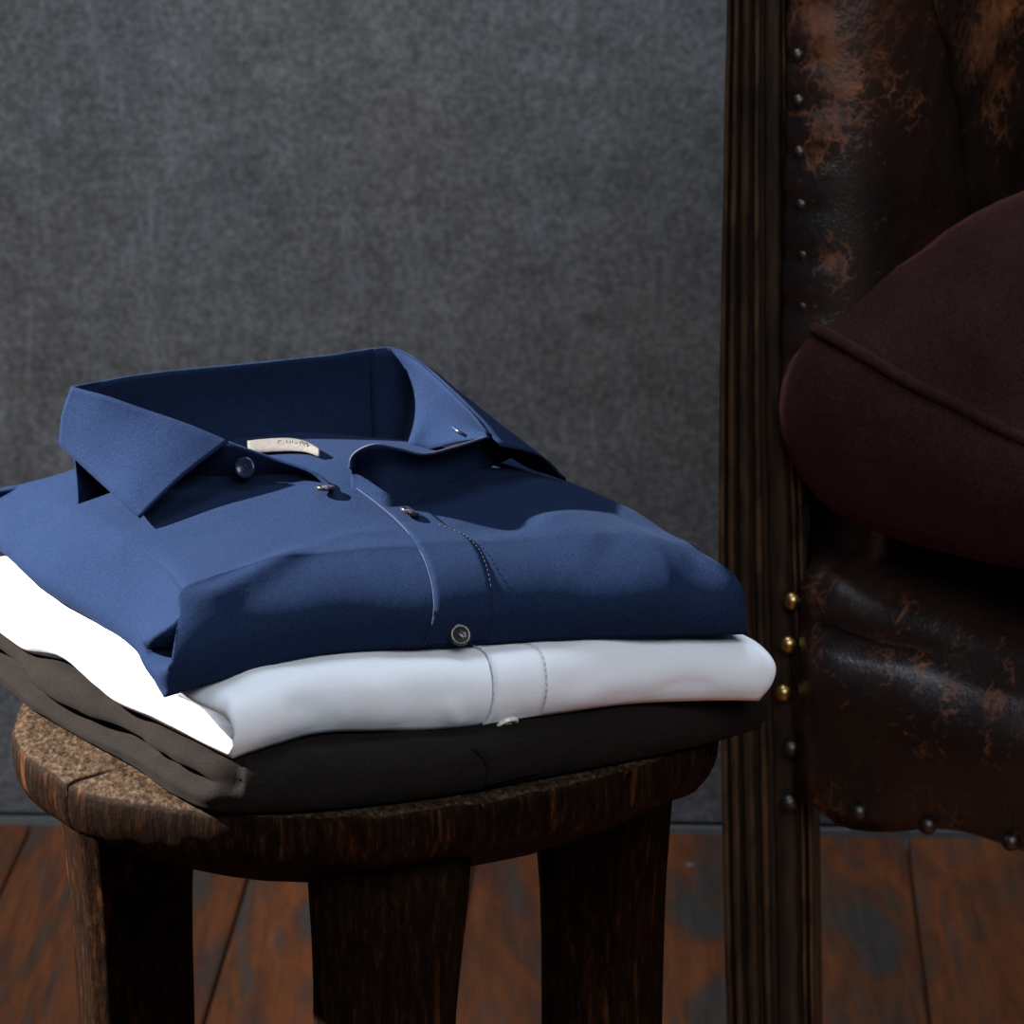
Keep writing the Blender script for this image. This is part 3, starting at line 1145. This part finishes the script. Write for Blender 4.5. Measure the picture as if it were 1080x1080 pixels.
def moulded_post(px_left, px_right, zs, mirror=False):
    """reeded upright: a moulded section swept upwards, width following the silhouette"""
    sec = []
    # (fraction across the face, relief)
    reeds = [(0.0, 0.13), (0.20, 0.11), (0.36, 0.14), (0.545, 0.08), (0.72, 0.14), (0.92, 0.08)]
    nx = 150
    for i in range(nx + 1):
        x = i / nx
        rel = -0.20
        for c, w in ((0.045, 0.045), (0.155, 0.055), (0.31, 0.075), (0.475, 0.05), (0.70, 0.12), (0.885, 0.035), (0.965, 0.035)):
            d = abs(x - c) / w
            if d < 1:
                amp = 0.36 if w < 0.1 else 0.26
                rel = max(rel, -0.20 + amp * math.sqrt(1 - d ** 2.4))
        sec.append((x, rel))
    V = []
    rows = len(zs)
    for r in range(rows):
        a, b = px_left[r], px_right[r]
        wv = b - a
        wd = wv.length
        u = wv.normalized()
        nrm = Vector((u.y, -u.x, 0))
        for x, rel in sec:
            V.append(a + u * (x * wd) + nrm * (rel * 0.014))
        V.append(b - nrm * 0.042)
        V.append(a - nrm * 0.042)
    nc = len(sec) + 2
    F = grid_faces(rows, nc, True)
    F.append(tuple(range(nc)))
    F.append(tuple(range((rows - 1) * nc, rows * nc)))
    return V, F


# silhouette of the left front post, read at several heights
sil = [(-160, 770, 832), (-60, 767.5, 834), (0, 766, 835), (150, 763, 837), (300, 760, 840), (420, 758, 843), (560, 757, 848), (700, 757.5, 853), (820, 760, 857), (900, 761.5, 858.5), (1000, 763.5, 859.5), (1080, 766, 860.5), (1200, 769, 861), (1400, 774, 860)]
ya, yb = 2.452, 2.444
rowsL, rowsR, zs = [], [], []
for py in [-160 + 20 * k for k in range(79)]:
    xl = lerp_list([(s[0], s[1]) for s in sil], py)
    xr = lerp_list([(s[0], s[2]) for s in sil], py)
    a, b = Q(xl, py, ya), Q(xr, py, yb)
    b.z = a.z
    rowsL.append(a)
    rowsR.append(b)
    zs.append(a.z)
    if a.z < 0.002:
        break
V, F = moulded_post(rowsL, rowsR, zs)
zmin = min(v.z for v in V)
for v in V:
    v.z = max(v.z, 0.0)
front_post = mesh_obj('front_post', V, F, M_post, chair)
# matching right-hand post, outside the picture
off = CR * 0.60 - Vector((0.03, 0, 0))
V2 = [v + off for v in V]
mesh_obj('front_post', V2, F, M_post, chair)
# rear legs
for t, b in ((0.10, 0.44), (0.50, 0.44)):
    V = []
    for z, s in ((0.0, 0.016), (0.1, 0.018), (0.26, 0.024)):
        for dx, dy in ((-1, -1), (1, -1), (1, 1), (-1, 1)):
            V.append(cp(t + dx * s, b + dy * s + (0.26 - z) * 0.12, z))
    F4 = grid_faces(3, 4, True) + [(0, 1, 2, 3), (8, 9, 10, 11)]
    mesh_obj('rear_leg', V, F4, M_post, chair, False)

# seat upholstery: section swept along the front rail
stations = [0.037, 0.040, 0.045, 0.054, 0.070, 0.10, 0.16, 0.24, 0.34, 0.44, 0.52, 0.56, 0.585]
V = []
nsec = 60
for t in crom([Vector((s, 0, 0)) for s in stations], 60):
    t = t.x
    # crease height falls away from the post, seat sags a little
    zc = lerp_list([(0.0, .3655), (.05, .359), (.10, .350), (.16, .3385), (.3, .333), (.585, .36)], t)
    e = sstep(0.033, 0.066, t) * (1 - sstep(0.55, 0.59, t))
    top = zc + 0.022
    bot = 0.2440 + 0.0040 * sstep(0.06, 0.17, t) + 0.0026 * math.sin(t * 60) * sstep(0.02, 0.08, t) 
    pts = [(-0.46, 0.392), (-0.30, 0.395), (-0.12, 0.394), (-0.05, top + 0.012), (-0.015, top + 0.007), (0.004 * e, top - 0.003), (0.013 * e, zc + 0.008), (0.012 * e, zc + 0.003),
           (0.001 * e, zc - 0.0005), (0.015 * e, zc - 0.005), (0.024 * e, zc - 0.016), (0.026 * e, zc - 0.028), (0.021 * e, zc - 0.046), (0.012 * e, 0.285), (0.009 * e, 0.262), (0.010 * e, bot + 0.008), (0.008 * e, bot), (-0.002, bot - 0.001), (-0.03, bot + 0.006), (-0.46, 0.25)]
    prof3 = crom([Vector((a, b, 0)) for a, b in pts], nsec)
    for q in prof3:
        p = cp(t, -0.014 - q.x - 0.0, q.y)
        if q.x > -0.10:
            p += (-CB * 0.7 + Vector((0, 0, .5))) * (noise.noise(Vector((t * 70, q.y * 40, 3))) * 0.0022 + noise.noise(Vector((t * 160, q.y * 60, 9))) * 0.0009) * e
        V.append(p)
F = grid_faces(60, nsec, True)
F.append(tuple(range(nsec)))
F.append(tuple(range(59 * nsec, 60 * nsec)))
mesh_obj('seat', V, F, M_leather, chair)

# places where the leather is rubbed through to its rust-coloured core
WEAR = [(862, 18, 26, 1), (872, 52, 26, 1), (886, 88, 26, .9), (874, 128, 22, .85), (862, 162, 16, .7), (905, 120, 16, .5), (945, 95, 16, .6), (962, 112, 15, .6), (990, 20, 10, .3),
        (1050, 12, 26, 1), (1034, 48, 24, 1), (1052, 82, 18, .9), (1044, 118, 12, .8), (1056, 140, 10, .6), (880, 280, 16, .9), (864, 622, 13, 1), (932, 690, 13, .75),
        (940, 716, 10, .8), (976, 704, 14, .75), (1002, 735, 12, .85), (1046, 740, 13, .85), (1012, 670, 10, .6), (958, 640, 9, .6), (1042, 784, 12, .7), (990, 800, 9, .6), (872, 860, 14, 1),
        (1010, 892, 13, .8), (960, 785, 9, .6), (860, 690, 10, .6), (900, 640, 8, .5), (1060, 700, 10, .6)]


def set_wear(o):
    at = o.data.attributes.new('wear', 'FLOAT', 'POINT')
    off = o.parent.location
    fw = Vector((0, math.cos(PITCH), -math.sin(PITCH)))
    up = Vector((0, math.sin(PITCH), math.cos(PITCH)))
    for i, v in enumerate(o.data.vertices):
        d = v.co + off - CAM
        dep = d.dot(fw)
        x, y = 540 + FPX * d.x / dep, 540 - FPX * d.dot(up) / dep
        w = 0.0
        for cx, cy, r, s in WEAR:
            q = ((x - cx) ** 2 + ((y - cy) * 0.75) ** 2) / (r * r)
            if q < 6:
                w = max(w, s * math.exp(-q * 0.7))
        at.data[i].value = w


set_wear(bpy.data.objects['seat'])

# inner arm, back and far arm: one padded tub cut at its seams
plan = [(0.022, -0.015), (0.034, -0.0155), (0.049, -0.010), (0.062, 0.002), (0.070, 0.020), (0.071, 0.045), (0.064, 0.09), (0.050, 0.15), (0.043, 0.20), (0.044, 0.26), (0.07, 0.37), (0.15, 0.45), (0.29, 0.48), (0.43, 0.45), (0.51, 0.37), (0.545, 0.26), (0.545, 0.12), (0.55, 0.03), (0.56, -0.016)]
ZT0, ZT1 = 0.375, 0.86


NAIL_Z = [Q(845, y, 2.44).z for y in (4, 58, 106, 160, 215, 268, 322, 376)]


def tub_panel(name, plan_pts, nu=70, nv=80, pad=0.0, pucker=False):
    pl_ = crom([Vector((a, b, 0)) for a, b in plan_pts], nu)
    V = []
    for thick in (0, 1):
        for j in range(nv):
            fz = j / (nv - 1)
            z = ZT0 + (ZT1 - ZT0) * fz
            for i in range(nu):
                q = pl_[i]
                t = (pl_[min(i + 1, nu - 1)] - pl_[max(i - 1, 0)]).normalized()
                nn = Vector((t.y, -t.x, 0))
                s = i / (nu - 1)
                puff = pad * math.sin(math.pi * min(1, max(0, s))) ** 0.5 * (0.6 + 0.4 * math.sin(math.pi * fz))
                if pucker:
                    for nz in NAIL_Z:
                        puff -= 0.0017 * math.exp(-((z - nz) / 0.0055) ** 2) * (1 - sstep(0.04, 0.13, s))
                    puff += 0.004 * math.exp(-((s - 0.30 - 0.10 * (0.70 - z) / 0.2) / 0.085) ** 2) * sstep(0.52, 0.62, z)
                    puff += noise.noise(Vector((s * 7, z * 22, 1))) * 0.0035 * sstep(0.05, .3, s)
                else:
                    puff += noise.noise(Vector((s * 7, z * 16, 5))) * 0.004
                lowr = 0.035 * (1 - sstep(0.40, 0.50, z)) * (1 - sstep(0.0, 0.25, s)) if pucker else 0.0
                rake = lowr + 0.06 * max(0, z - 0.5) * sstep(0.3, 0.45, q.y)
                d = puff if thick == 0 else -0.030 * (0.2 + 0.8 * sstep(0, .15, s))
                V.append(cp(q.x + nn.x * d, q.y + nn.y * d + rake, z))
    F = grid_faces(nv, nu) + grid_faces(nv, nu, False, nu * nv)
    o2 = nu * nv
    for j in range(nv - 1):
        for c in (0, nu - 1):
            F.append((j*nu + c, (j+1)*nu + c, o2 + (j+1)*nu + c, o2 + j*nu + c))
    for i in range(nu - 1):
        for rr in (0, nv - 1):
            F.append((rr*nu + i, rr*nu + i + 1, o2 + rr*nu + i + 1, o2 + rr*nu + i))
    o = mesh_obj(name, V, F, M_leather, chair)
    set_wear(o)
    return o


tub_panel('arm_panel', plan[:10], 110, 130, 0.006, True)
tub_panel('back_panel', plan[9:15], 70, 60, 0.010)
tub_panel('arm_panel', plan[14:], 60, 60, 0.008)
# welt along the seam between arm and back, lying on the panel
pan = bpy.data.objects['arm_panel']
ptree = BVHTree.FromPolygons([tuple(v.co + chair.location) for v in pan.data.vertices], [tuple(p.vertices) for p in pan.data.polygons])
wpts = []
for x, y in ((979, -60), (982, -30), (985, 0), (993, 30), (1001, 62), (1008, 100), (1013, 135), (1018, 170), (1024, 215), (1030, 260)):
    loc, nor, _, _ = ptree.ray_cast(CAM, ray(x, y).normalized())
    if loc:
        wpts.append(loc + nor * 0.0008)
if len(wpts) > 3:
    w_ = tube('seam_welt', wpts, 0.0026, M_leather, chair, 8, 40)

# nail heads
DOME = [(0.0052, -0.0015), (0.0054, 0.0), (0.0050, 0.0016), (0.0040, 0.0030), (0.0025, 0.0040), (0.0010, 0.0044), (0.0, 0.0045)]


def nail(center, axis, mat, sc=1.0):
    return lathe_on('nail_head', [(r * sc, h * sc) for r, h in DOME], center, axis, mat, chair, 20)


NPOST = Vector((0.05, -1, 0))
for (x, y, m) in ((836, 634, M_brass), (832, 680, M_brass), (827, 731, M_brass), (835, 790, M_darkbrass), (833, 847, M_darkbrass)):
    nail(Q(x, y, 2.4405), NPOST, m, 0.98)
for (x, y) in ((842, 58), (843, 106), (844, 160), (846, 215), (848, 268), (848, 322)):
    nail(Q(x, y, 2.4315), Vector((0.3, -1, 0.1)), M_darkbrass, 0.72)
for k, t in enumerate((0.081, 0.124, 0.175, 0.225, 0.28, 0.34, 0.40, 0.46, 0.52)):
    nail(cp(t, -0.024, 0.2535), -CB, M_darkbrass, 0.95)

# ------------------------------------------------------------------ cushion
cush = empty('seat_cushion', cp(0.28, 0.19, 0.40), 'thick dark oxblood velvet cushion with corded seam on the leather armchair seat', 'cushion')
NC = 200
cen_t, cen_b, ha, hb = 0.275, 0.170, 0.278, 0.207


def sq(ang, ex=5.0):
    c, s_ = math.cos(ang), math.sin(ang)
    r = (abs(c) ** ex + abs(s_) ** ex) ** (-1 / ex)
    return r * c, r * s_


def welt_z(x, y):
    corner = max(0, abs(x) + abs(y) - 1.25) / 0.5
    return 0.476 + 0.046 * min(1, corner) ** 1.2 + 0.035 * sstep(-0.9, 1, y)


def tuck(t, b, z):
    lim = lerp_list([(-0.06, -0.03), (-0.025, -0.008), (0.0, 0.038), (0.03, 0.072), (0.1, 0.074), (0.2, 0.058), (0.32, 0.078), (0.40, 0.12)], b)
    if t < lim + 0.03:
        t = lim + 0.03 * math.exp((t - lim - 0.03) / 0.03)
    hi = 0.562 - lim
    if t > hi - 0.03:
        t = hi - 0.03 * math.exp(-(t - hi + 0.03) / 0.03)
    return cp(t, b, z)


rowsC = [(0.0, 'b', 0), (0.55, 'b', 0), (0.80, 'b', 0.02), (0.91, 'b', 0.10), (0.985, 'b', 0.22), (1.03, 'b', 0.42), (1.045, 'b', 0.66), (1.02, 'b', 0.90), (0.985, 'b', 1.0),
         (0.965, 't', 0.06), (0.92, 't', 0.22), (0.85, 't', 0.42), (0.74, 't', 0.64), (0.58, 't', 0.85), (0.38, 't', 0.96), (0.18, 't', 1.0), (0.0, 't', 1.0)]
ring = []
for i in range(NC):
    ring.append(sq(2 * math.pi * i / NC))
V = []
cols = []
for x, y in ring:
    pts = []
    wz = welt_z(x, y)
    for s, kd, f in rowsC:
        s = max(s, 0.004)
        if kd == 'b':
            z = 0.398 + (wz - 0.398) * f
        else:
            z = wz + (0.610 + 0.018 * y * s - wz) * f
        pts.append(tuck(cen_t + x * ha * s, cen_b + y * hb * s, z))
    cols.append(crom(pts, 54))
for j in range(54):
    for i in range(NC):
        p = cols[i][j].copy()
        p += Vector((0.2, -0.6, 0.6)) * noise.noise(p * 22) * 0.004
        V.append(p)
F = grid_faces(54, NC, True)
F.append(tuple(range(NC)))
F.append(tuple(range(53 * NC, 54 * NC)))
mesh_obj('cushion_body', V, F, M_velvet, cush)
wl = []
for i in range(NC + 1):
    x, y = ring[i % NC]
    p = tuck(cen_t + x * ha * 0.992, cen_b + y * hb * 0.992, welt_z(x, y))
    p += Vector((0.2, -0.6, 0.6)) * noise.noise(p * 22) * 0.004
    wl.append(p)
tube('corded_seam', wl, 0.0036, M_velvet, cush, 8)
